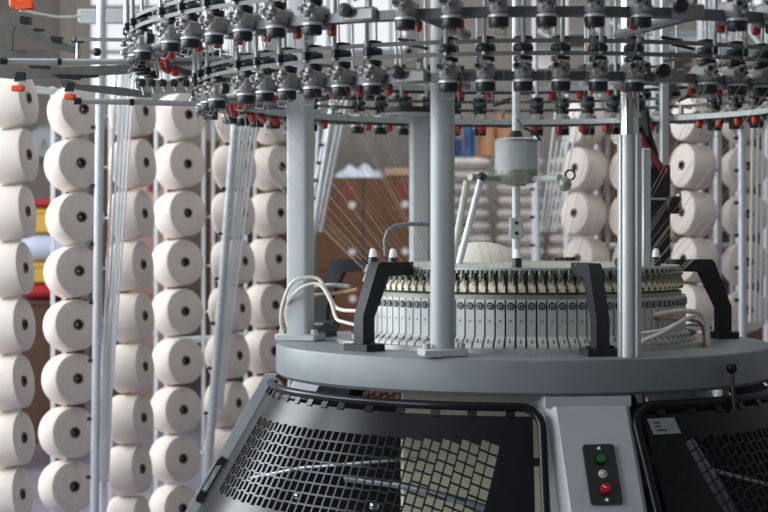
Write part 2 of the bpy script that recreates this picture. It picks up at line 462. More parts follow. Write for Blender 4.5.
# flat edge panel with a grip slot at the left end of the left guard
def edge_f(n, z, h):
    p = pol(-87.5, 0.775+(0.824-z)*0.575+n, z); t = Vector((math.cos(-87.5*D2R), math.sin(-87.5*D2R), 0)); return p+t*h
ep = MB()
def ep_piece(poly): ep.prism(poly, edge_f, -0.014, 0.014)
ep_piece([(-0.004,0.85),(0.034,0.85),(0.034,0.585),(-0.004,0.565)])
ep_piece([(0.024,0.585),(0.034,0.585),(0.034,0.475),(0.024,0.475)])
ep_piece([(-0.004,0.575),(0.004,0.575),(0.004,0.475),(-0.004,0.475)])
ep_piece([(-0.004,0.475),(0.034,0.475),(0.034,0.38),(0.024,0.34),(-0.004,0.3)])
epo = part('edge_panel', ep, 'leg_paint', mach, False)
g_ = MB()
for q in ([(0.0,0.59),(0.022,0.6),(0.028,0.585),(0.022,0.57),(0.0,0.573)], [(0.0,0.49),(0.024,0.49),(0.028,0.478),(0.022,0.462),(0.0,0.455)], [(0.022,0.585),(0.027,0.585),(0.027,0.475),(0.022,0.475)], [(0.0,0.585),(0.006,0.585),(0.006,0.475),(0.0,0.475)]):
    g_.prism(q, edge_f, -0.022, 0.018)
part('grip', g_, 'black_plastic', epo, False)
ed = MB(); ed.prism([(-0.02,0.83),(-0.002,0.83),(-0.002,0.34),(-0.02,0.34)], edge_f, -0.004, 0.026); part('door_seal', ed, 'black_plastic', epo, False)

# take-down gear under the table, plus black sheets added to darken the inside
part('gear_housing', MB().box((0.285, 4.92, 0.6), (0.47, 0.12, 0.49), bev=0.006), 'cream_paint', mach, False)
part('gear_housing', MB().box((0.66, 5.02, 0.66), (0.07, 0.2, 0.36), bev=0.006), 'cream_paint', mach, False)
part('dark_backing', MB().prism([(-0.36,0.765),(0.065,0.745),(0.065,0.05),(-0.58,0.05),(-0.58,0.36)], lambda u, v, h: Vector((u, 5.26+h, v)), 0, 0.04), 'black_cast', mach, False)  # made-up black sheet standing in for the shade behind the left guard's holes
part('dark_backing', MB().prism([(0.7,0.745),(1.19,0.765),(1.40,0.36),(1.40,0.05),(0.7,0.05)], lambda u, v, h: Vector((u, 5.22+h, v)), 0, 0.04), 'black_cast', mach, False)  # made-up black sheet, hides the bright floor behind the right guard's holes
part('fabric_roll', MB().cyl((-0.18, 5.25, 0.34), (0.9, 5.25, 0.34), 0.15, None, 28), 'black_cast', mach)
part('drive_rod', MB().tube([pix(345,478,4.75), pix(400,485,4.7), pix(470,503,4.62), pix(520,520,4.6)], 0.011, 10), 'steel', mach)
part('drive_rod', MB().tube([pix(250,478,5.0), pix(300,468,4.95), pix(420,458,4.85)], 0.0055, 8), 'steel', mach)
part('roller_knob', MB().ball(pix(374,506,4.72), 0.014), 'chrome', mach)
part('roller_knob', MB().ball(pix(298,496,4.85), 0.012), 'chrome', mach)
part('brace_bar', MB().cyl(pix(672,435,4.75), pix(735,540,4.7), 0.009, None, 8), 'cream_paint', mach)
part('brace_bar', MB().box(pix(712,480,4.8), (0.035, 0.02, 0.34), Matrix.Rotation(-32*D2R, 3, 'Y')), 'steel', mach, False)
part('brace_bar', MB().box(pix(690,485,4.85), (0.03, 0.02, 0.24), Matrix.Rotation(-38*D2R, 3, 'Y')), 'steel', mach, False)
part('tie_rod', MB().cyl(pix(705,468,4.9), pix(780,488,5.0), 0.006, None, 8), 'steel', mach)
part('base_plate', MB().lathe([(0.2,0.0),(1.02,0.0),(1.02,0.05),(0.2,0.05)], AX, 64, close=True), 'slate_paint', mach)
part('centre_column', MB().cyl((CX,CY+0.12,0.05),(CX,CY+0.12,0.85), 0.2, None, 32), 'black_cast', mach)
# ball lever on the right
lv = MB(); lv.cyl(pol(41.9,0.80,0.80), pol(42.5,0.785,0.90), 0.006, 0.0055, 10)
lo = part('lever', lv, 'black_plastic', mach)
part('ball_knob', MB().ball(pol(42.5,0.785,0.911), 0.0155, 16, 12), 'black_enamel', lo)

# ---- cam ring with 108 cam boxes, only the ones turned towards the viewer
part('cam_ring', MB().lathe([(0.3,ZT+.01),(0.47,ZT+.01),(0.488,ZT+0.05),(0.488,ZT+0.142),(0.3,ZT+0.142)], AX, 108, close=True), 'dark_gap', mach)
part('collar_ring', MB().lathe([(0.3,ZT+0.142),(0.487,ZT+0.142),(0.487,ZT+0.158),(0.47,ZT+0.164),(0.3,ZT+0.164)], AX, 108, close=True), 'guide_metal', mach)
def wedge(mb, prof, hw):
    mb.prism(prof, lambda y, z, h: Vector((h, y, z)), -hw, hw)
cb = MB(); wedge(cb, [(-0.50,0.146),(-0.50,0.042),(-0.528,0.018),(-0.528,0.002),(-0.48,0.002),(-0.48,0.146)], 0.0121)
cb_me = cb.mesh('cam_box', 'cam_box_paint')
bo = MB(); bo.cyl((0,-0.498,0.128),(0,-0.5035,0.128), 0.0108, 0.0098, 16); bo_me = bo.mesh('lock_bolt', 'black_plastic')
bc = MB(); bc.lathe([(0.0042,0),(0.0058,0),(0.0058,0.0008),(0.0042,0.0008)], (0,-0.5035,0.128), 12, Matrix.Rotation(math.pi/2, 3, 'X'), close=True); bc_me = bc.mesh('bolt_ring', 'cam_box_paint')
sl = MB(); sl.box((0,-0.5245,0.031),(0.005,0.012,0.004), Matrix.Rotation(40*D2R,3,'X')); sl_me = sl.mesh('slot', 'rail_grey', smooth=False)
sk = MB(); wedge(sk, [(-0.488,0.166),(-0.488,0.178),(-0.482,0.19),(-0.472,0.198),(-0.44,0.198),(-0.44,0.166)], 0.0082)
sk.box((0.0085,-0.484,0.176),(0.008,0.012,0.02)); sk_me = sk.mesh('sinker_cam', 'cream_cam', smooth=False)
yg = MB(); yg.box((-0.003,-0.478,0.212),(0.008,0.016,0.032),bev=0.002); yg.cyl((-0.003,-0.484,0.212),(-0.003,-0.492,0.212),0.0052,None,10)
yg.cyl((0.004,-0.478,0.22),(0.007,-0.492,0.185),0.0022,None,6); yg.box((0.009,-0.474,0.226),(0.008,0.012,0.012)); yg_me = yg.mesh('yarn_guide', 'guide_metal')
dk = MB(); dk.cyl((-0.011,-0.489,0.172),(-0.011,-0.4925,0.172),0.0034,None,8); dk_me = dk.mesh('screw', 'black_plastic')
N = 108
for i in range(N):
    a = (i+0.5)*360/N; a = a-360 if a > 180 else a
    if abs(a+4.7) > 100: continue
    b = put('cam_box', cb_me, mach, (0,0,ZT), (0,0,a*D2R), AX)
    put('lock_bolt', bo_me, b); put('bolt_ring', bc_me, b); put('slot', sl_me, b)
    num = 32+i if i < 60 else i-76
    if abs(a+4.7) < 62 and num > 0:
        cu = bpy.data.curves.new('number', 'FONT'); cu.body = str(num); cu.size = 0.0085; cu.align_x = 'CENTER'; cu.extrude = 0.0002
        cu.resolution_u = 2
        tmp = bpy.data.objects.new('number', cu); me = bpy.data.meshes.new_from_object(tmp); bpy.data.objects.remove(tmp)
        me.materials.clear(); me.materials.append(MATS['ink'])
        t = put('number', me, b, (0, -0.5004, 0.083), (math.pi/2, 0, 0))
    s_ = put('sinker_cam', sk_me, mach, (0,0,ZT), (0,0,a*D2R), AX)
    put('yarn_guide', yg_me, s_); put('screw', dk_me, s_)
part('sinker_ring', MB().lathe([(0.3,ZT+0.164),(0.468,ZT+0.164),(0.468,ZT+0.226),(0.3,ZT+0.226)], AX, 96, close=True), 'sinker_shadow_metal', mach)
part('guide_ring', MB().lathe([(0.40,ZT+0.228),(0.482,ZT+0.228),(0.482,ZT+0.235),(0.40,ZT+0.235)], AX, 96, close=True), 'feeder_pale', mach)
part('dial_plate', MB().lathe([(0.0,ZT+0.226),(0.44,ZT+0.226),(0.44,ZT+0.234),(0.40,ZT+0.24),(0.0,ZT+0.24)], AX, 96, close=True), 'dial_grey', mach)
part('dome_cover', MB().ball((0.315, 5.5, ZT+0.225), 0.12, 24, 14, (1.15,1.0,0.66)), 'dome', mach)
# knobs with white tops
for px, py, Y in ((373,262,4.98),(393,264,4.92),(517,267,4.78),(656,264,5.0)):
    p = pix(px, py, Y); p.z = ZT+0.235
    k = part('oil_cup', MB().lathe([(0,0),(0.0145,0),(0.0145,0.022),(0.0125,0.027),(0,0.027)], p, 16), 'black_plastic', mach)
    part('cup_cap', MB().lathe([(0,0.027),(0.0125,0.027),(0.0095,0.046),(0.006,0.052),(0,0.052)], p, 16), 'white_tube', k)
part('oil_cup', MB().ball(pix(619,262,4.85), 0.014), 'black_plastic', mach)
# curved hose over the dial
part('dial_hose', MB().tube([pix(386,256,5.3), pix(385,240,5.3), pix(388,231,5.3), pix(395,226,5.3), pix(410,224,5.3), pix(468,225,5.35)], 0.0075, 10), 'rail_grey', mach)

# black curved arms
def arm(a, lean, rb=0.66, hgt=0.25):
    def f(r, z, h):
        t = Vector((math.cos(a*D2R), math.sin(a*D2R), 0)); return pol(a, r, ZT+z)+t*h
    A = MB()
    A.prism([(rb-0.022,0.0),(rb+0.022,0.0),(rb+0.022,0.1),(rb-0.034,hgt-0.01),(rb-0.044,hgt),(0.485,hgt),(0.485,hgt-0.038),(rb-0.08,hgt-0.04),(rb-0.022,0.095)], f, -0.019, 0.019)
    o = part('support_arm', A, 'black_cast', mach)
    part('arm_foot', MB().prism([(rb-0.035,0),(rb+0.035,0),(rb+0.035,0.02),(rb-0.035,0.02)], f, -0.048, 0.048), 'black_cast', o)
    part('arm_bolt', MB().cyl(f(0.49,hgt-0.024,0), f(0.44,hgt-0.026,0), 0.008, None, 8), 'steel', o)
    for s_ in (-0.035, 0.035):
        part('foot_bolt', MB().cyl(f(rb,0.019,s_), f(rb,0.027,s_), 0.007, None, 6), 'black_plastic', o)
for a in (-47, 14, 101, -108, 160): arm(a, 0)

# ---- main posts
def sq_post(x, y, rot, w_, z0, z1, m='grey_green_paint', foot=True, ch=0.012):
    M = Matrix.Rotation(rot*D2R, 3, 'Z'); h = w_/2
    poly = []
    for qx, qy, t0 in ((1,1,0),(-1,1,90),(-1,-1,180),(1,-1,270)):
        for t in (0, 30, 60, 90):
            tt = (t0+t)*D2R; poly.append((qx*(h-ch)+ch*math.cos(tt), qy*(h-ch)+ch*math.sin(tt)))
    f = lambda u, v, hh: M @ Vector((u, v, 0))+Vector((x, y, hh))
    o = part('post', MB().prism(poly, f, z0, z1), m, mach)
    if foot:
        part('post_foot', MB().box((x, y, z0+0.011), (w_*1.9, w_*1.35, 0.022), M, bev=0.004), m, o)
        for sx in (-1, 1):
            p = M @ Vector((sx*w_*0.75, -w_*0.25, 0))
            part('foot_bolt', MB().cyl((x+p.x, y+p.y, z0+0.02), (x+p.x, y+p.y, z0+0.036), 0.011, None, 8), m, o)
    return o
ZTOP = ZC+0.86
p = pix(300.5, 300, 5.2); sq_post(p.x, p.y, -20, 0.07, ZT, ZTOP)
p = pix(442.5, 300, 4.54); sq_post(p.x, p.y, 12, 0.064, ZT, ZTOP, ch=0.024)
p = pix(419.5, 300, 5.8); sq_post(p.x, p.y, 8, 0.066, ZT, ZC+0.40)
p = pix(664, 300, 5.85); sq_post(p.x, p.y, 10, 0.03, ZT, ZTOP, 'aluminium', foot=False, ch=0.006)
# chrome post with an aluminium sleeve at the front right
p = pix(629.5, 300, 4.53); px_, py_ = p.x, p.y
zsl = ZC+(HOR-135)*4.53/F
part('chrome_post', MB().cyl((px_,py_,ZT), (px_,py_,ZTOP), 0.0255, None, 32), 'chrome', mach)
sleeve = MB(); poly = []
for i in range(72):
    t = 2*math.pi*i/72; r = 0.031+(0.0016 if (i % 12) < 8 else -0.0022); poly.append((r*math.cos(t), r*math.sin(t)))
sleeve.prism(poly, lambda u, v, h: Vector((px_+u, py_+v, h)), ZT, zsl); part('post_sleeve', sleeve, 'aluminium', mach)
p = pix(646, 300, 4.9); part('cable_channel', MB().box((p.x, p.y, ZT+0.29), (0.024, 0.03, 0.58), bev=0.003), 'aluminium', mach)
# disc on the rear post
p = pix(408, 112, 5.75)
o = part('tension_disc', MB().lathe([(0,-0.02),(0.078,-0.012),(0.08,-0.004),(0,-0.004)], p, 40), 'grey_green_paint', mach)
part('disc_rim', MB().lathe([(0,-0.004),(0.083,-0.004),(0.083,0.014),(0,0.014)], p, 40), 'black_plastic', o)
# black box on the right rear
p0 = pix(657, 165, 5.75); p1 = pix(657, 266, 5.75)
bxo = part('control_column', MB().box(((p0.x+p1.x)/2, 5.75, (ZT+p0.z)/2), (0.078, 0.09, p0.z-ZT), bev=0.005), 'black_plastic', mach)
part('column_latch', MB().box(pix(674,205,5.7), (0.05, 0.03, 0.06), bev=0.006), 'black_plastic', bxo)
part('column_hook', MB().tube([pix(679,208,5.68), pix(681,200,5.68), pix(680,192,5.68), pix(677,190,5.68)], 0.004, 6), 'chrome', bxo)
part('column_bracket', MB().tube([pix(646,199,5.7), pix(672,199,5.7)], 0.004, 6), 'aluminium', bxo)
part('red_hose', MB().tube([pix(640,132,5.6), pix(645,145,5.6), pix(652,155,5.6), pix(660,166,5.6), pix(666,174,5.65)], 0.011, 8), 'red_hose', mach)
part('black_hose', MB().tube([pix(645,110,5.6), pix(648,135,5.6), pix(654,152,5.65), pix(656,168,5.7)], 0.014, 8), 'black_plastic', mach)

# ---- motor on the centre shaft
mx, my = CX-0.018, CY
def mz(py): return ZC-(py-HOR)*CY/F
part('centre_shaft', MB().cyl((mx,my,ZT+0.24), (mx,my,ZTOP), 0.0125, None, 20), 'galvanised', mach)
mo = part('motor_housing', MB().lathe([(0,mz(170)),(0.067,mz(170)),(0.067,mz(143)),(0.064,mz(139.5)),(0.05,mz(138)),(0,mz(137))], (mx,my,0), 48), 'grey_green_paint', mach)
part('motor_lid', MB().lathe([(0.0,mz(140)),(0.0685,mz(140)),(0.0685,mz(142)),(0,mz(142))], (mx,my,0), 48), 'feeder_grey', mo)
part('motor_flange', MB().lathe([(0,mz(186)),(0.03,mz(186)),(0.032,mz(184)),(0.06,mz(183)),(0.0665,mz(179)),(0.0665,mz(170)),(0,mz(170))], (mx,my,0), 48), 'guide_metal', mo)
part('motor_gland', MB().cyl((mx,my,mz(137.5)), (mx,my,mz(131)), 0.022, 0.016, 16), 'black_plastic', mo)
part('shaft_clamp', MB().box((mx,my,mz(228)), (0.042,0.042,0.065), bev=0.004), 'grey_green_paint', mach)
for dz in (-0.016, 0.016): part('clamp_screw', MB().cyl((mx,my-0.02,mz(228)+dz), (mx,my-0.024,mz(228)+dz), 0.006, None, 8), 'black_plastic', mach)
ra = part('arm_rod', MB().cyl(pix(535,179,5.15), pix(560,178,4.95), 0.011, None, 12), 'aluminium', mach)
part('clamp_head', MB().ball(pix(565,184,4.95), 0.02, 12, 8, (1.0,1,1.1)), 'guide_metal', ra)
part('clamp_ring', MB().tube([pix(570+5*math.cos(t*D2R),175+5*math.sin(t*D2R),4.95) for t in range(0,361,30)], 0.003, 6), 'black_plastic', ra)
la = part('arm_rod', MB().cyl(pix(497,179,5.18), pix(470,177,5.1), 0.011, None, 12), 'guide_metal', mach)
part('clamp_head', MB().ball(pix(482,177,5.05), 0.015), 'black_plastic', la)
part('strut', MB().cyl(pix(467,181,5.1), pix(452,264,5.1), 0.011, None, 12), 'dial_grey', mach)
part('strut', MB().cyl(pix(481,179,5.05), pix(459,264,5.05), 0.0105, None, 12), 'galvanised', mach)
part('motor_cable', MB().tube([pix(518,120,5.15), pix(524,128,5.1), pix(534,132,5.1), pix(540,140,5.15)], 0.004, 6), 'black_plastic', mach)

# hoses on the table
def hose(pts, r, m): part('hose', MB().tube(smooth_path([pix(*q) for q in pts]), r, 8), m, mach)
def smooth_path(P, k=6):
    out = []
    for i in range(len(P)-1):
        a, b, c, d = P[max(i-1,0)], P[i], P[i+1], P[min(i+2,len(P)-1)]
        for j in range(k):
            t = j/k
            out.append(0.5*((2*b)+(c-a)*t+(2*a-5*b+4*c-d)*t*t+(3*b-a-3*c+d)*t**3))
    return out+[P[-1]]
hose([(285,338,5.2),(281,320,5.18),(284,300,5.16),(294,281,5.12),(316,278,5.12),(326,290,5.1),(334,305,5.05),(342,310,5.0),(358,311,4.95)], 0.0055, 'white_hose')
hose([(290,334,5.22),(286,310,5.2),(298,290,5.12),(318,284,5.1),(330,300,5.05),(336,318,5.0),(344,322,4.95),(360,326,4.9)], 0.005, 'white_hose')
hose([(287,332,5.25),(284,312,5.22),(282,300,5.2)], 0.006, 'brown_hose')
hose([(313,295,5.3),(330,294,5.2),(345,292,5.1),(358,289,5.0)], 0.006, 'brown_hose')
hose([(313,287,5.3),(332,285,5.2),(350,287,5.1)], 0.007, 'guide_metal')
hose([(642,318,4.85),(660,314,4.85),(682,311,4.9),(698,313,4.95),(706,322,4.95),(708,338,4.95),(708,349,4.95)], 0.0075, 'white_hose')
hose([(642,341,4.75),(664,332,4.78),(684,320,4.85),(696,315,4.95)], 0.0065, 'white_hose')
hose([(642,333,4.78),(662,330,4.8),(680,322,4.85)], 0.005, 'white_hose')
hose([(640,310,4.85),(650,318,4.85),(672,319,4.85),(696,321,4.9),(703,330,4.92),(704,351,4.92)], 0.0045, 'brown_hose')
hose([(680,326,5.2),(695,325,5.25),(712,328,5.3)], 0.003, 'drum_blue')
part('hose_coupling', MB().cyl(pix(313,325,5.3), pix(336,325,5.15), 0.014, None, 10), 'black_plastic', mach)

# ---- feeder rings
bd = MB()
bd.box((0,-0.018,0.012),(0.044,0.075,0.046), bev=0.009)
bd.box((0,-0.045,0.022),(0.03,0.04,0.03), bev=0.008)
bd.ball((0,0.028,0.008),0.021,10,7,(1,0.8,0.85))
bd.cyl((-0.016,-0.052,0.022),(-0.016,-0.068,0.022),0.0105,0.009,10)
bd.cyl((0.013,-0.05,0.03),(0.013,-0.072,0.03),0.0055,None,8)
bd.cyl((0.0,-0.06,0.004),(0.0,-0.074,0.0),0.0045,None,8)
bd.cyl((0.014,-0.03,-0.012),(0.020,-0.055,-0.062),0.0016,None,5); bd.cyl((-0.014,-0.03,-0.012),(-0.010,-0.06,-0.058),0.0016,None,5)
bd.cyl((-0.010,-0.06,-0.058),(0.020,-0.055,-0.062),0.0014,None,5)
bd.cyl((0.008,0.02,-0.005),(0.012,0.03,-0.06),0.0018,None,5)
bd.box((0,0.02,-0.012),(0.03,0.03,0.02), bev=0.004)
bd_me = bd.mesh('yarn_feeder', 'feeder_grey')
td = MB(); td.cyl((-0.016,-0.068,0.022),(-0.016,-0.0715,0.022),0.0065,None,10); td.cyl((0.004,-0.066,0.014),(0.004,-0.07,0.014),0.004,None,8); td_me = td.mesh('tension_eye', 'black_plastic')
ey = MB(); ey.cyl((0.012,-0.066,0.006),(0.016,-0.076,0.004),0.004,0.003,8); ey.cyl((-0.004,-0.065,0.03),(-0.002,-0.078,0.026),0.0032,None,8); ey_me = ey.mesh('guide_eye', 'chrome')
fw = MB(); fw.lathe([(0,-0.041),(0.022,-0.041),(0.0245,-0.037),(0.0245,-0.02),(0.021,-0.016),(0,-0.016)], (0,-0.034,0), 16); fw_me = fw.mesh('feed_wheel', 'black_plastic')
fr = MB(); fr.lathe([(0,-0.018),(0.0262,-0.018),(0.0262,-0.0125),(0.02,-0.009),(0,-0.009)], (0,-0.034,0), 16); fr_me = fr.mesh('wheel_rim', 'feeder_pale')
pu = MB(); pu.lathe([(0,0.058),(0.022,0.058),(0.026,0.064),(0.026,0.072),(0.022,0.079),(0,0.079)], (0,-0.03,0), 16); pu_me = pu.mesh('drive_pulley', 'teal_pulley')
p2 = MB(); p2.lathe([(0,0.036),(0.024,0.036),(0.024,0.047),(0,0.047)], (0,-0.03,0), 16); p2.lathe([(0,0.088),(0.024,0.088),(0.024,0.097),(0,0.097)], (0,-0.03,0), 16); p2.cyl((0,-0.03,0.03),(0,-0.03,0.1),0.01,None,8); p2_me = p2.mesh('clutch_disc', 'black_plastic')
cp = MB(); cp.box((0,-0.064,0.068),(0.015,0.014,0.024), bev=0.003); cp_me = cp.mesh('tube_cap', 'black_plastic')
rd = MB(); rd.cyl((0,-0.064,0.05),(0.006,-0.066,0.42),0.0057,None,8); rd_me = rd.mesh('yarn_tube', 'tube_grey')
il = MB(); il.box((0.006,0.046,-0.022),(0.022,0.022,0.03), bev=0.006); il.cyl((0.004,0.035,-0.012),(0.004,0.05,-0.015),0.006,None,6); il_me = il.mesh('indicator_light', 'orange_lens')
br = MB(); br.box((0,-0.012,0.004),(0.085,0.035,0.036), bev=0.006); br.box((0.02,-0.012,0.03),(0.014,0.014,0.05), bev=0.002); br.cyl((-0.015,-0.02,0.04),(0.05,-0.05,0.052),0.004,None,6); br_me = br.mesh('ring_bracket', 'feeder_grey')
kn = MB(); kn.lathe([(0,0),(0.015,0),(0.018,0.006),(0.017,0.02),(0,0.024)], (-0.03,-0.03,0.014), 14, Matrix.Rotation(math.pi/2,3,'X')); kn_me = kn.mesh('bracket_knob', 'black_plastic')
peg = MB(); peg.cyl((0.0,-0.03,0.085),(0.055,-0.05,0.07),0.006,0.004,8); peg.cyl((-0.03,-0.03,0.1),(0.02,-0.05,0.09),0.005,None,8); peg_me = peg.mesh('bracket_peg', 'black_plastic')

def feeder_ring(R, z, mid, nm):
    c = (CX, CY, z)
    ra_ = part('feeder_rail', MB().lathe([(R-0.012,-0.011),(R+0.012,-0.011),(R+0.012,0.012),(R-0.012,0.012)], c, 144, close=True), 'rail_grey', mach)
    part('rail_flange', MB().lathe([(R-0.066,-0.006),(R-0.062,-0.006),(R-0.062,0.008),(R-0.01,0.008),(R-0.01,0.0119),(R-0.066,0.0119)], c, 144, close=True), 'feeder_pale', ra_)
    for zz in (0.0525, 0.084):
        rb = R+0.0575
        part('drive_belt', MB().lathe([(rb-0.001,zz-0.0055),(rb+0.001,zz-0.0055),(rb+0.001,zz+0.0055),(rb-0.001,zz+0.0055)], c, 144, close=True), 'belt', mach)
    out = []
    for s_ in range(9):
        for k in range(6):
            a = mid+s_*40+(k-2.5)*5.55
            r = a*D2R
            f = put('yarn_feeder', bd_me, mach, (R*math.sin(r), -R*math.cos(r), z), (0,0,r), AX)
            for n_, m_ in (('feed_wheel',fw_me),('wheel_rim',fr_me),('drive_pulley',pu_me),('clutch_disc',p2_me),('tube_cap',cp_me),('yarn_tube',rd_me),('indicator_light',il_me),('tension_eye',td_me),('guide_eye',ey_me)):
                put(n_, m_, f)
            out.append(a)
        a = (mid+s_*40+20)*D2R
        b = put('ring_bracket', br_me, mach, (R*math.sin(a), -R*math.cos(a), z), (0,0,a), AX)
        put('bracket_knob', kn_me, b); put('bracket_peg', peg_me, b)
    return out
RL, ZL, RU, ZU = 0.945, ZC+0.395, 1.15, ZC+0.532
al = feeder_ring(RL, ZL, -1.75, 'lower')
au = feeder_ring(RU, ZU, -4.6, 'upper')
# spokes carrying the rings from the posts
def spoke(a, r0, r1, z):
    part('ring_spoke', MB().cyl(pol(a,r0,z), pol(a,r1,z), 0.014, None, 8), 'rail_grey', mach)
for a, r0 in ((-92,0.69),(-17,0.7),(17,0.7),(145,0.66)):
    spoke(a, r0, RL-0.01, ZL+0.0); spoke(a, r0, RU-0.01, ZU+0.0)
# ---- guide tubes, belt tensioner and stop lamps left of the rings
def gtube(x0, x1, y0, y1, Y0, Y1):
    o = part('guide_tube', MB().cyl(pix(x0,y0,Y0), pix(x1,y1,Y1), 0.0085, None, 14), 'aluminium', mach)
    d = (pix(x1,y1,Y1)-pix(x0,y0,Y0)).normalized(); a = pix(x0,y0,Y0)
    part('end_cap', MB().cyl(a-d*0.004, a+d*0.018, 0.0105, None, 14), 'black_plastic', o)
    part('tube_collar', MB().cyl(a+d*0.16, a+d*0.172, 0.0105, None, 12), 'black_plastic', o)
gtube(1,136,61,62,4.85,4.95); gtube(75,208,101,104,4.95,5.05)
def plate(poly, Y, th, m, nm='arm_plate', par=None):
    return part(nm, MB().prism(poly, lambda u, v, h: pix(u, v, Y)+Vector((0,h,0)), 0, th), m, par or mach, False)
plate([(-4,50),(46,50),(50,58),(50,62),(-4,62)], 5.1, 0.05, 'dark_casting')
plate([(-4,69),(22,69),(70,67),(118,65),(130,60),(136,66),(128,73),(96,75),(60,76),(20,79),(-4,77)], 5.05, 0.03, 'dark_casting')
plate([(60,80),(70,80),(78,84),(120,87),(150,92),(150,97),(118,95),(80,90),(62,87)], 5.15, 0.03, 'dark_casting')
plate([(136,78),(205,84),(205,92),(150,93),(136,88)], 5.12, 0.03, 'feeder_grey')
plate([(9,10),(15,10),(26,25),(46,37),(74,46),(74,53),(44,46),(22,34),(9,19)], 5.0, 0.022, 'dark_casting', 'curved_bracket')
plate([(-2,12),(12,14),(16,26),(12,30),(12,50),(7,50),(7,34),(2,29),(-2,30)], 5.06, 0.022, 'dark_casting', 'curved_bracket')
for px in (142, 152, 163, 174, 186, 197):
    part('yarn_clip', MB().cyl(pix(px,86,5.0), pix(px+2,91+(px*7) % 6,5.0), 0.004, None, 6), 'tube_grey', mach)
    part('clip_block', MB().box(pix(px,83,5.0), (0.02,0.025,0.022), bev=0.004), 'black_plastic', mach)
plate([(20,16),(30,17),(30,24),(20,23)], 4.98, 0.03, 'black_plastic', 'switch'); plate([(50,36),(62,37),(60,42),(52,42)], 4.98, 0.03, 'black_plastic', 'switch')
plate([(33,28),(44,29),(44,31),(34,31)], 4.98, 0.02, 'black_plastic', 'switch'); plate([(52,74),(98,75),(98,77),(60,79)], 4.98, 0.02, 'black_plastic', 'switch')
plate([(28,65),(50,66),(48,69),(30,68)], 4.98, 0.02, 'black_plastic', 'switch'); plate([(65,76),(80,77),(80,80),(66,79)], 4.96, 0.02, 'black_plastic', 'switch')
plate([(16,72),(24,72),(24,80),(14,81)], 4.95, 0.03, 'black_plastic', 'lamp_holder'); plate([(68,82),(73,83),(72,91),(64,91)], 4.95, 0.03, 'black_plastic', 'lamp_holder')
for px, py, hw, hh in ((18,88.5,6.5,3), (70,97,5.5,3), (25,5,9,5), (14,3,4,5)):
    part('stop_lamp', MB().box(pix(px,py,4.95), (2*hw*4.95/F, 0.03, 2*hh*4.95/F), bev=0.004), 'stop_orange', mach)
# tensioner wheel
p = pix(78,40,4.98)
o = part('tensioner_pulley', MB().lathe([(0,-0.008),(0.018,-0.008),(0.02,-0.004),(0.02,0.006),(0,0.01)], p, 18), 'black_plastic', mach)
part('tensioner_pin', MB().cyl(p-Vector((0,0,0.06)), p, 0.007, None, 10), 'steel', o)
part('tensioner_knob', MB().ball(pix(97,52,4.95), 0.013, 12, 8), 'black_plastic', o)
p3 = pix(136,41,4.95)
part('drive_belt', MB().prism([(0,0),(1,0),(1,1),(0,1)], lambda u, v, h: (p+(p3-p)*u)+Vector((0,-0.02+h,0.006-0.011*v)), 0, 0.0015), 'belt', mach, False)
part('white_cord', MB().tube(smooth_path([pix(20,10,5.2), pix(40,14,5.4), pix(60,17,5.8), pix(82,16,6.3)]), 0.0045, 8), 'white_tube', mach)

# ------------------------------------------------------------------ yarn strands
def strand(a0, r0, z0, a1, r1, z1):
    A, B = pol(a0, r0, z0), pol(a1, r1, z1)
    part('yarn_strand', MB().cyl(A, B, 0.00048, None, 4, False), 'yarn_thread', mach)
for a in al: strand(a, RL+0.035, ZL-0.035, a+2.0, 0.486, ZT+0.215)
for a in au:
  if abs((a+180+4.7) % 360-180) < 40 or abs((a+180+4.7) % 360-180) > 145: strand(a, RU+0.035, ZU-0.035, a+3.0, 0.486, ZT+0.21)

# ------------------------------------------------------------------ yarn cones and creels
L = 0.124
yp = MB(); yp.lathe([(0.028,L/2-0.002),(0.094,L/2-0.002),(0.0995,L/2-0.009),(0.1015,L/2-0.02),(0.0982,-L/2+0.007),(0.0966,-L/2+0.002),(0.0935,-L/2),(0.021,-L/2+0.002),(0.021,-L/2+0.03),(0.028,L/2-0.002)], n=40, M=Matrix.Rotation(-math.pi/2, 3, 'X'))
yp_me = yp.mesh('yarn_package', 'yarn')
ct = MB(); ct.lathe([(0.0135,-L/2-0.004),(0.0195,-L/2-0.004),(0.0205,-L/2+0.004),(0.027,L/2+0.006),(0.022,L/2+0.006),(0.0135,-L/2)], n=20, M=Matrix.Rotation(-math.pi/2, 3, 'X'), close=True)
ct_me = ct.mesh('core_tube', 'core')
sp = MB(); sp.cyl((0,-L/2+0.012,0),(0,L/2+0.07,0),0.006,None,8); sp_me = sp.mesh('peg', 'steel')
ORD = ['topmost','second','third','fourth','fifth','sixth','seventh','eighth','ninth','tenth']
# M: axis along y; profile z>0 -> +y or -y? checked: rotation -90 about x sends +z to +y, so the face (z = -L/2) looks to -y
def cone_column(nm, group, creel, holes, Y, yaw, pitch, desc, jit=3.0):
    """holes: face-centre pixels from the top down; the column stands at depth Y"""
    posts = []
    for k, (hx, hy) in enumerate(holes):
        ya = (yaw+random.uniform(-jit, jit))*D2R; pi_ = (pitch+random.uniform(-1, 1))*D2R
        M = Matrix.Rotation(ya, 3, 'Z') @ Matrix.Rotation(-pi_, 3, 'X')
        d = M @ Vector((0,-1,0))
        face = pix(hx, hy, Y); c = face-d*(L/2)
        e = thing('yarn_cone', c, 'cream yarn cone, %s from the top in %s' % (ORD[k], desc) if k else 'cream yarn cone, topmost in %s' % desc, 'yarn cone', group)
        e.rotation_euler = M.to_euler()
        put('yarn_package', yp_me, e); put('core_tube', ct_me, e)
        pg = put('peg', sp_me, creel, c-Vector(creel.location), M.to_euler())
        posts.append(c+d*(-1)*(L/2+0.055))
    return posts
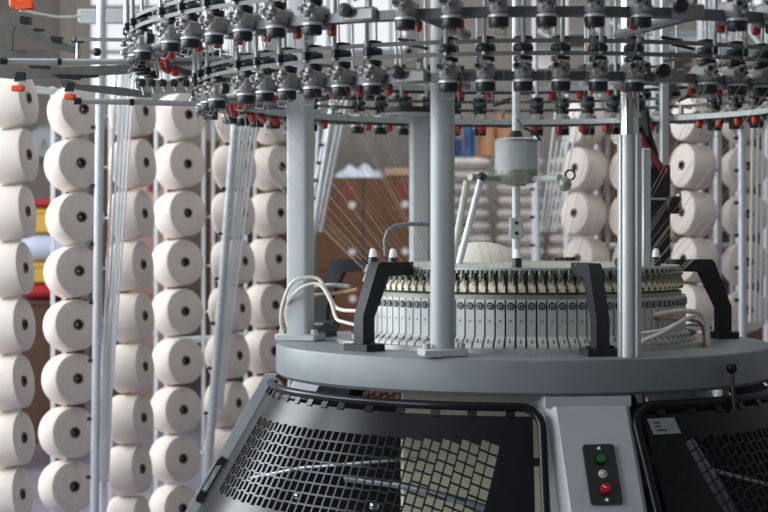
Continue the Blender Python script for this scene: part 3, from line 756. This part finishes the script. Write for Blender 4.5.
cl = thing('yarn_creel', (-0.95, 6.9, 0), 'galvanised steel side creel of upright posts carrying the left columns of cones', 'creel')
cr = thing('yarn_creel', (1.35, 7.6, 0), 'galvanised steel side creel behind the machine carrying the right columns of cones', 'creel')
def posts_for(pl, creel, ztop=None, gap=0.042):
    x = sum(p.x for p in pl)/len(pl); y = sum(p.y for p in pl)/len(pl)
    zt = ztop or max(p.z for p in pl)+0.15
    for s_ in (-0.5, 0.5):
        part('creel_post', MB().box((x+s_*gap, y+0.01*s_, zt/2), (0.016, 0.018, zt)), 'galvanised', creel, False)
    return x, y
def seq(x0, y0, dx, dy, n, jx=1.5): return [(x0+dx*k+random.uniform(-jx, jx), y0+dy*k+random.uniform(-0.25,0.25)) for k in range(n)]
FX = []
FX.append(posts_for(cone_column('A', 'cones in the leftmost column', cl, seq(29.5,98,-0.8,56.6,8), 6.24, 80, 7, 'the column cut by the left picture edge'), cl, 1.86))
FX.append(posts_for(cone_column('B', 'cones in the column beside the clock', cl, seq(84,109,-1.3,53.9,8), 6.5, 37, 6, 'the column overlapping the wall clock'), cl, 1.86))
FX.append(posts_for(cone_column('C', 'cones right of the first creel tube bundle', cl, seq(145.5,111,-0.2,51.1,9), 6.89, 74, 6, 'the column right of the first tube bundle'), cl, 1.86))
FX.append(posts_for(cone_column('D', 'cones in the widest open column', cl, seq(190,114.5,-1.0,49.2,9), 7.2, 46, 6, 'the column between the left tube bundles'), cl, 1.86))
FX.append(posts_for(cone_column('E', 'cones behind the second tube bundle', cl, seq(249,118.5,-1.6,47.4,8), 7.45, 67, 6, 'the column behind the second tube bundle'), cl, 1.9))
FX.append(posts_for(cone_column('F', 'cones beside the left machine post', cl, seq(283,120,-1.6,46.2,7), 7.7, 50, 6, 'the column against the left machine post'), cl, 1.9))
GX = []
GX.append(posts_for(cone_column('G', 'cones behind the motor', cr, seq(573,122,1.0,45.4,4), 7.85, -56, 6, 'the column behind the motor arm'), cr, 2.5))
GX.append(posts_for(cone_column('J', 'cones hidden by the chrome post', cr, seq(622,124,0.5,45.6,4), 7.75, -58, 6, 'the column mostly hidden by the chrome post'), cr, 2.5))
GX.append(posts_for(cone_column('H', 'cones behind the black control column', cr, seq(681,118,0.4,47.0,5), 7.45, -64, 6, 'the column beside the black control column'), cr, 2.5))
GX.append(posts_for(cone_column('I', 'cones at the right edge', cr, seq(748,118,0.6,48.0,5), 7.7, 8, 8, 'the column behind the rightmost creel post'), cr, 2.5))
def rail(creel, P, z, r=0.014, back=0.0):
    P = [(x, y+back) for x, y in P]
    for i in range(len(P)-1):
        a, b = P[i], P[i+1]; part('creel_rail', MB().cyl((a[0],a[1],z),(b[0],b[1],z), r, None, 8), 'galvanised', creel)
rail(cl, FX, 0.02); rail(cl, FX, 1.84); rail(cl, FX[3:], 0.80, 0.016, 0.13)
rail(cr, GX, 0.02); rail(cr, GX, 2.4); rail(cr, GX, 1.22, 0.014, 0.14)
# leaning front posts with bundles of yarn tubes
def bundle(creel, top, bot, Y, w_, tubes, tb, tw=0.0054, n_clip=7, tdx=1.0):
    a, b = pix(top[0], top[1], Y), pix(bot[0], bot[1], Y); d = b-a
    b2 = a+d*((a.z)/(a.z-b.z))
    o = part('front_post', MB().cyl(a-d*0.3, b2, w_, None, 10), 'galvanised', creel)
    for k in range(n_clip):
        p = a+d*((k+0.4)/n_clip)
        part('post_clip', MB().box(p+Vector((-0.024,0,0)), (0.02,0.014,0.014), bev=0.003), 'black_plastic', o)
    for (x0, x1) in zip(tubes, tb):
        p, q = pix(x0, top[1]-40, Y+0.05), pix(x1, bot[1]-30, Y+0.05)
        part('yarn_tube', MB().cyl(p, q, tw, None, 6), 'white_tube', creel)
bundle(cl, (100,104), (94.5,512), 6.35, 0.0165, (117,122.5,127,131,135,124), (97.5,99,101,103,105,108))
bundle(cl, (235,126), (210,440), 6.95, 0.0185, (245,249,253,257,262), (212,215,217,219,221))
bundle(cl, (328,138), (309,262), 7.0, 0.012, (337.5,342.5,332,347), (310,316,306,320.5), tw=0.0075)
bundle(cl, (318,138), (312,262), 7.12, 0.009, (319,), (313,), n_clip=3)
bundle(cr, (742,125), (742.5,352), 6.9, 0.0175, (753,759,764,770), (750,755,760,766))
bundle(cr, (537,150), (538,262), 7.6, 0.012, (556,562,568,574,580), (541,544,547,551,555), n_clip=4)
part('cross_beam', MB().box((pix(132,16.5,7.0).x, 7.0, pix(0,16.5,7.0).z), (0.44, 0.06, 0.056), bev=0.004), 'grey_green_paint', cl)

# ------------------------------------------------------------------ back of the hall
# clock
p = pix(44, 141, BACK-0.03)
ck = thing('wall_clock', p, 'round white wall clock hanging on the grey wall behind the left cones', 'clock')
RX = Matrix.Rotation(math.pi/2, 3, 'X')
part('clock_case', MB().lathe([(0,-0.03),(0.15,-0.03),(0.15,0.02),(0.132,0.028),(0.13,0.0),(0,0.0)], p, 40, RX), 'clock_rim', ck)
part('clock_face', MB().lathe([(0,0.004),(0.131,0.004),(0.131,0.0),(0,0.0)], p, 40, RX), 'clock_white', ck)
for ang, ln, nm in ((165, 0.07, 'hour_hand'), (195, 0.1, 'minute_hand')):
    d = Vector((math.sin(ang*D2R), 0, math.cos(ang*D2R))); part(nm, MB().cyl(p+Vector((0,-0.008,0))-d*0.015, p+Vector((0,-0.008,0))+d*ln, 0.004, 0.003, 6), 'ink', ck)
for k in range(12):
    d = Vector((math.sin(k*30*D2R), 0, math.cos(k*30*D2R))); part('hour_mark', MB().cyl(p+Vector((0,-0.005,0))+d*0.105, p+Vector((0,-0.005,0))+d*0.12, 0.0035, None, 5), 'ink', ck)

# cartons
HT = ['bottom', 'second', 'third', 'fourth', 'fifth', 'sixth', 'seventh']
def carton_stack(x0, x1, ytop, Y, n, m, desc, colour, label_print=False, seam=True, jit=0.01):
    a, b = pix(x0, ytop, Y), pix(x1, ytop, Y); wd = b.x-a.x; h = a.z/n; grp = 'cartons in ' + desc
    for k in range(n):
        c = Vector(((a.x+b.x)/2+random.uniform(-jit, jit), Y+0.2, h*k))
        nm = 'top' if k == n-1 else HT[k]
        e = thing('carton', c, '%s cardboard carton, %s one in %s' % (colour, nm if nm != 'top' else 'topmost', desc), 'carton', grp)
        part('carton_body', MB().box(c+Vector((0,0,h/2)), (wd-0.008, 0.4, h-0.004), bev=0.006), m, e, False)
        if seam: part('tape', MB().box(c+Vector((0,-0.2005,h/2)), (0.05, 0.003, h-0.01)), 'carton_tape', e, False) if k % 2 else None
        if label_print and k == n-1:
            part('printed_mark', MB().box(c+Vector((wd*0.18,-0.201,h*0.72)), (0.08, 0.003, 0.06)), 'pink_print', e, False)
        if label_print:
            part('round_sticker', MB().cyl(c+Vector((wd*0.25,-0.199,h*0.42)), c+Vector((wd*0.25,-0.203,h*0.42)), 0.026, None, 14), 'white_print', e, False)
carton_stack(316,364,178,12.0,5,'carton_brown','the stack just right of the left machine post','brown',True,False)
carton_stack(365.5,418,177,12.0,5,'carton_brown','the stack against the rear machine post','brown',True,False)
carton_stack(419.5,437,196,12.4,5,'carton_dark','the narrow stack between the two middle posts','dark brown')
carton_stack(128,164,170,11.4,4,'carton_peach','the peach stack seen between the left cone columns','peach pink',True,False)
carton_stack(100,150,128,12.8,6,'carton_brown','the tall stack behind the first tube bundle','brown')
carton_stack(202,244,140,12.6,6,'carton_dark','the stack behind the second tube bundle','dark brown')
carton_stack(246,300,128,12.6,6,'carton_dark','the stack behind the left machine post','dark brown')
carton_stack(606,642,132,12.2,5,'carton_dark','the stack behind the motor arm cones','dark brown')
carton_stack(644,698,126,12.2,5,'carton_dark','the stack behind the black control column','dark brown')
carton_stack(700,775,122,12.6,5,'carton_dark','the stack behind the rightmost creel post','dark brown')
# white plastic sheet on the cartons
ps = MB(); n, m_ = 14, 6; x0 = pix(334,178,12.0).x; x1 = pix(384,178,12.0).x; zt_ = pix(0,177.5,12.0).z
vs = []; fs = []
for i in range(n+1):
    for j in range(m_+1):
        e = math.sin(math.pi*i/n)*math.sin(math.pi*j/m_)
        vs.append((x0+(x1-x0)*i/n, 12.02+0.36*j/m_, zt_+0.002+e**0.5*(0.085+0.03*math.sin(i*1.3+j)+random.uniform(-0.012,0.012))))
for i in range(n):
    for j in range(m_): fs.append((i*(m_+1)+j, (i+1)*(m_+1)+j, (i+1)*(m_+1)+j+1, i*(m_+1)+j+1))
ps.add(vs, fs)
b = len(ps.v); ps.add([(x0,12.02,zt_),(x1,12.02,zt_),(x1,12.38,zt_),(x0,12.38,zt_)], [(0,3,2,1)])
single('plastic_sheet', ps, 'plastic_sheet', ((x0+x1)/2,12.2,zt_), 'crumpled white plastic sheet lying on the brown cartons', 'plastic sheet')
q0 = pix(384.5,177,12.0); q1 = pix(418,168,12.0)
single('flat_board', MB().box(((q0.x+q1.x)/2, 12.2, (q0.z+q1.z)/2+0.003), (q1.x-q0.x, 0.36, q1.z-q0.z-0.01), bev=0.008), 'carton_tape', ((q0.x+q1.x)/2,12.2,q0.z), 'pale beige flat package lying on the cartons beside the rear post', 'package', smooth=False)

# stack of white sacks
sk2 = MB()
n, m_ = 12, 6; vs = []; fs = []
def sack_pt(i, j, s_):
    u = -1+2*i/n; v = -1+2*j/m_
    e = (max(0, 1-u**6)*max(0, 1-v**4))**0.5
    return (u*0.178, v*0.2, s_*0.042*e+0.003*math.sin(5*u+3*v)*e)
for s_ in (1, -1):
    base = len(vs)
    for i in range(n+1):
        for j in range(m_+1): vs.append(sack_pt(i, j, s_))
    for i in range(n):
        for j in range(m_): fs.append((base+i*(m_+1)+j, base+(i+1)*(m_+1)+j, base+(i+1)*(m_+1)+j+1, base+i*(m_+1)+j+1))
sk2.add(vs, fs); sk2_me = sk2.mesh('sack', 'bag_white')
zt0 = pix(0,156,12.3).z; nrow = 9; dz = 0.094; zb0 = zt0-dz*nrow
bx0 = pix(440,0,12.3).x; bx1 = pix(602,0,12.3).x
e = thing('wooden_crate', ((bx0+bx1)/2, 12.5, 0), 'wide dark wooden crate carrying the piles of white sacks', 'crate')
part('crate_body', MB().box(((bx0+bx1)/2, 12.5, zb0/2), (bx1-bx0, 0.44, zb0-0.004), bev=0.006), 'carton_dark', e, False)
for k in range(6): part('plank', MB().box(((bx0+bx1)/2, 12.272, zb0*(k+0.5)/6), (bx1-bx0, 0.018, zb0/6-0.012), bev=0.003), 'carton_dark', e, False)
for c, (px, nm) in enumerate(((468,'left'),(521,'middle'),(574,'right'))):
    for k in range(nrow):
        p = pix(px, 0, 12.3)
        o = put('sack', sk2_me, None, (p.x+random.uniform(-.012,.012), 12.5, zt0-dz*(k+0.5)), (0, 0, random.uniform(-.05,.05)))
        tag(o, 'white filled sack, %s in the %s pile behind the motor' % ('topmost' if k == 0 else ORD[k]+' from the top', nm), 'sack', 'white sacks piled behind the motor')
# drums and cartons on top of the sacks
for px, w_, m, nm, y0, cat in ((447,8,'orange_carton','carton',128,'carton'),(470,11,'drum_blue','drum',124,'drum'),(487,13,'orange_carton','carton',126,'carton'),(458,10,'drum_blue','drum',138,'drum'),(505,16,'orange_carton','carton',112,'carton')):
    a = pix(px, 155.5, 12.4); h = (155.5-y0)*12.4/F; wd = w_*12.4/F; z0 = zt0+0.002
    if nm == 'drum':
        e = thing('drum', (a.x,12.5,z0), 'tall blue plastic drum standing on the sacks' if px == 470 else 'short blue plastic drum beside the taller one on the sacks', 'drum')
        part('drum_body', MB().lathe([(0,z0),(wd*.48,z0),(wd*.5,z0+h*.3),(wd*.46,z0+h*.33),(wd*.5,z0+h*.36),(wd*.48,z0+h*.9),(0,z0+h*.9)], (a.x,12.5,0), 20), m, e)
        part('drum_lid', MB().lathe([(0,z0+h*.9),(wd*.5,z0+h*.9),(wd*.5,z0+h),(0,z0+h)], (a.x,12.5,0), 20), m, e)
    else:
        lab = {447:'small orange brown carton on the sacks next to the middle post',487:'orange brown carton on the sacks beside the blue drum',505:'tall orange carton on the sacks behind the motor'}[px]
        e = thing('carton', (a.x,12.5,z0), lab, 'carton')
        part('carton_body', MB().box((a.x,12.5,z0+h/2), (wd,0.3,h), bev=0.005), m, e, False)
        part('tape', MB().box((a.x,12.349,z0+h/2), (wd*0.2,0.003,h*0.98)), 'carton_tape', e, False)
# coloured goods between the two leftmost cone columns
zz = 0.0; Yb = 10.2
base_x = pix(46,0,Yb).x
cbx = pix(-30,0,9.0).x
e = thing('cabinet', (cbx, 9.2, 0), 'tall white cabinet standing behind the leftmost cones', 'cabinet')
part('cabinet_body', MB().box((cbx, 9.2, 1.0), (0.38, 0.4, 2.0), bev=0.008), 'cabinet_white', e, False)
part('cabinet_door', MB().box((cbx, 8.992, 1.02), (0.36, 0.016, 1.9), bev=0.004), 'cabinet_white', e, False)
part('door_handle', MB().cyl((cbx+0.14, 8.975, 0.95), (cbx+0.14, 8.975, 1.1), 0.008, None, 8), 'steel', e)
for h_px, m, nm, lab, cat in ((143,'carton_dark','crate','dark storage crate standing on the floor behind the leftmost cones','crate'),
        (18,'red_fabric','fabric_bundle','lower red fabric bundle piled behind the leftmost cones','fabric'),
        (20,'yellow_plastic','plastic_tray','lower yellow plastic tray in the pile behind the leftmost cones','tray'),
        (30,'bag_bluewhite','sack','pale blue and white sack in the pile behind the leftmost cones','sack'),
        (24,'yellow_plastic','plastic_tray','upper yellow plastic tray in the pile behind the leftmost cones','tray'),
        (10,'red_fabric','fabric_bundle','topmost red fabric bundle piled behind the leftmost cones','fabric')):
    h = h_px*Yb/F
    c = (base_x, Yb+0.2, zz)
    mb = MB()
    if cat in ('fabric', 'sack'):
        k = len(mb.v); mb.ball((base_x, Yb+0.2, zz+h/2), 1.0, 20, 10, (0.19, 0.2, h/2))
        mb.v = [(base_x+math.copysign(abs((x-base_x)/0.19)**0.5, x-base_x)*0.19, Yb+0.2+math.copysign(abs((y-Yb-0.2)/0.2)**0.5, y-Yb-0.2)*0.2, z) for x, y, z in mb.v]
        single(nm, mb, m, c, lab, cat)
    else:
        e = thing(nm, c, lab, cat)
        part('tray_body' if cat == 'tray' else 'crate_body', MB().box((base_x, Yb+0.2, zz+h/2-0.003), (0.34, 0.36, h-0.006), bev=0.006), m, e, False)
        part('rim', MB().box((base_x, Yb+0.2, zz+h-0.015), (0.37, 0.38, 0.028), bev=0.005), m, e, False)
    zz += h

# tall white rack at the right rear, its uprights showing between the feeders
rk = thing('storage_rack', (pix(645,0,9.6).x, 9.75, 0), 'tall white steel storage rack rising behind the right feeder rings', 'rack')
zr = pix(0,-12,9.6).z
for px in (534, 566, 603, 641, 652, 700, 716, 738, 766):
    part('upright', MB().box((pix(px,0,9.6).x, 9.6+0.3*(px % 2), zr/2), (0.022, 0.03, zr)), 'white_tube', rk, False)
for py in (4, 30, 47, 76):
    zb = pix(0,py,9.6).z
    part('cross_bar', MB().box(((pix(534,0,9.6).x+pix(766,0,9.6).x)/2, 9.75, zb), (pix(766,0,9.6).x-pix(534,0,9.6).x, 0.03, 0.025)), 'window_frame', rk, False)
for x0, y0, x1, y1 in ((538,30,562,44), (606,20,636,34), (660,110,676,82), (704,28,734,40), (742,22,764,50)):
    part('brace', MB().cyl(pix(x0,y0,9.55), pix(x1,y1,9.55), 0.009, None, 6), 'white_tube', rk)
for x0, x1, y0, y1, m in ((568,600,28,44,'carton_dark'), (666,698,48,76,'carton_dark'), (655,740,30,47,'cabinet_white'), (604,640,48,76,'bag_bluewhite'), (718,764,4,30,'cabinet_white'), (536,564,48,76,'bag_white')):
    a, b = pix(x0,y1,9.6), pix(x1,y0,9.6)
    part('shelf_panel', MB().box(((a.x+b.x)/2, 9.8, (a.z+b.z)/2), (b.x-a.x, 0.04, b.z-a.z)), m, rk, False)
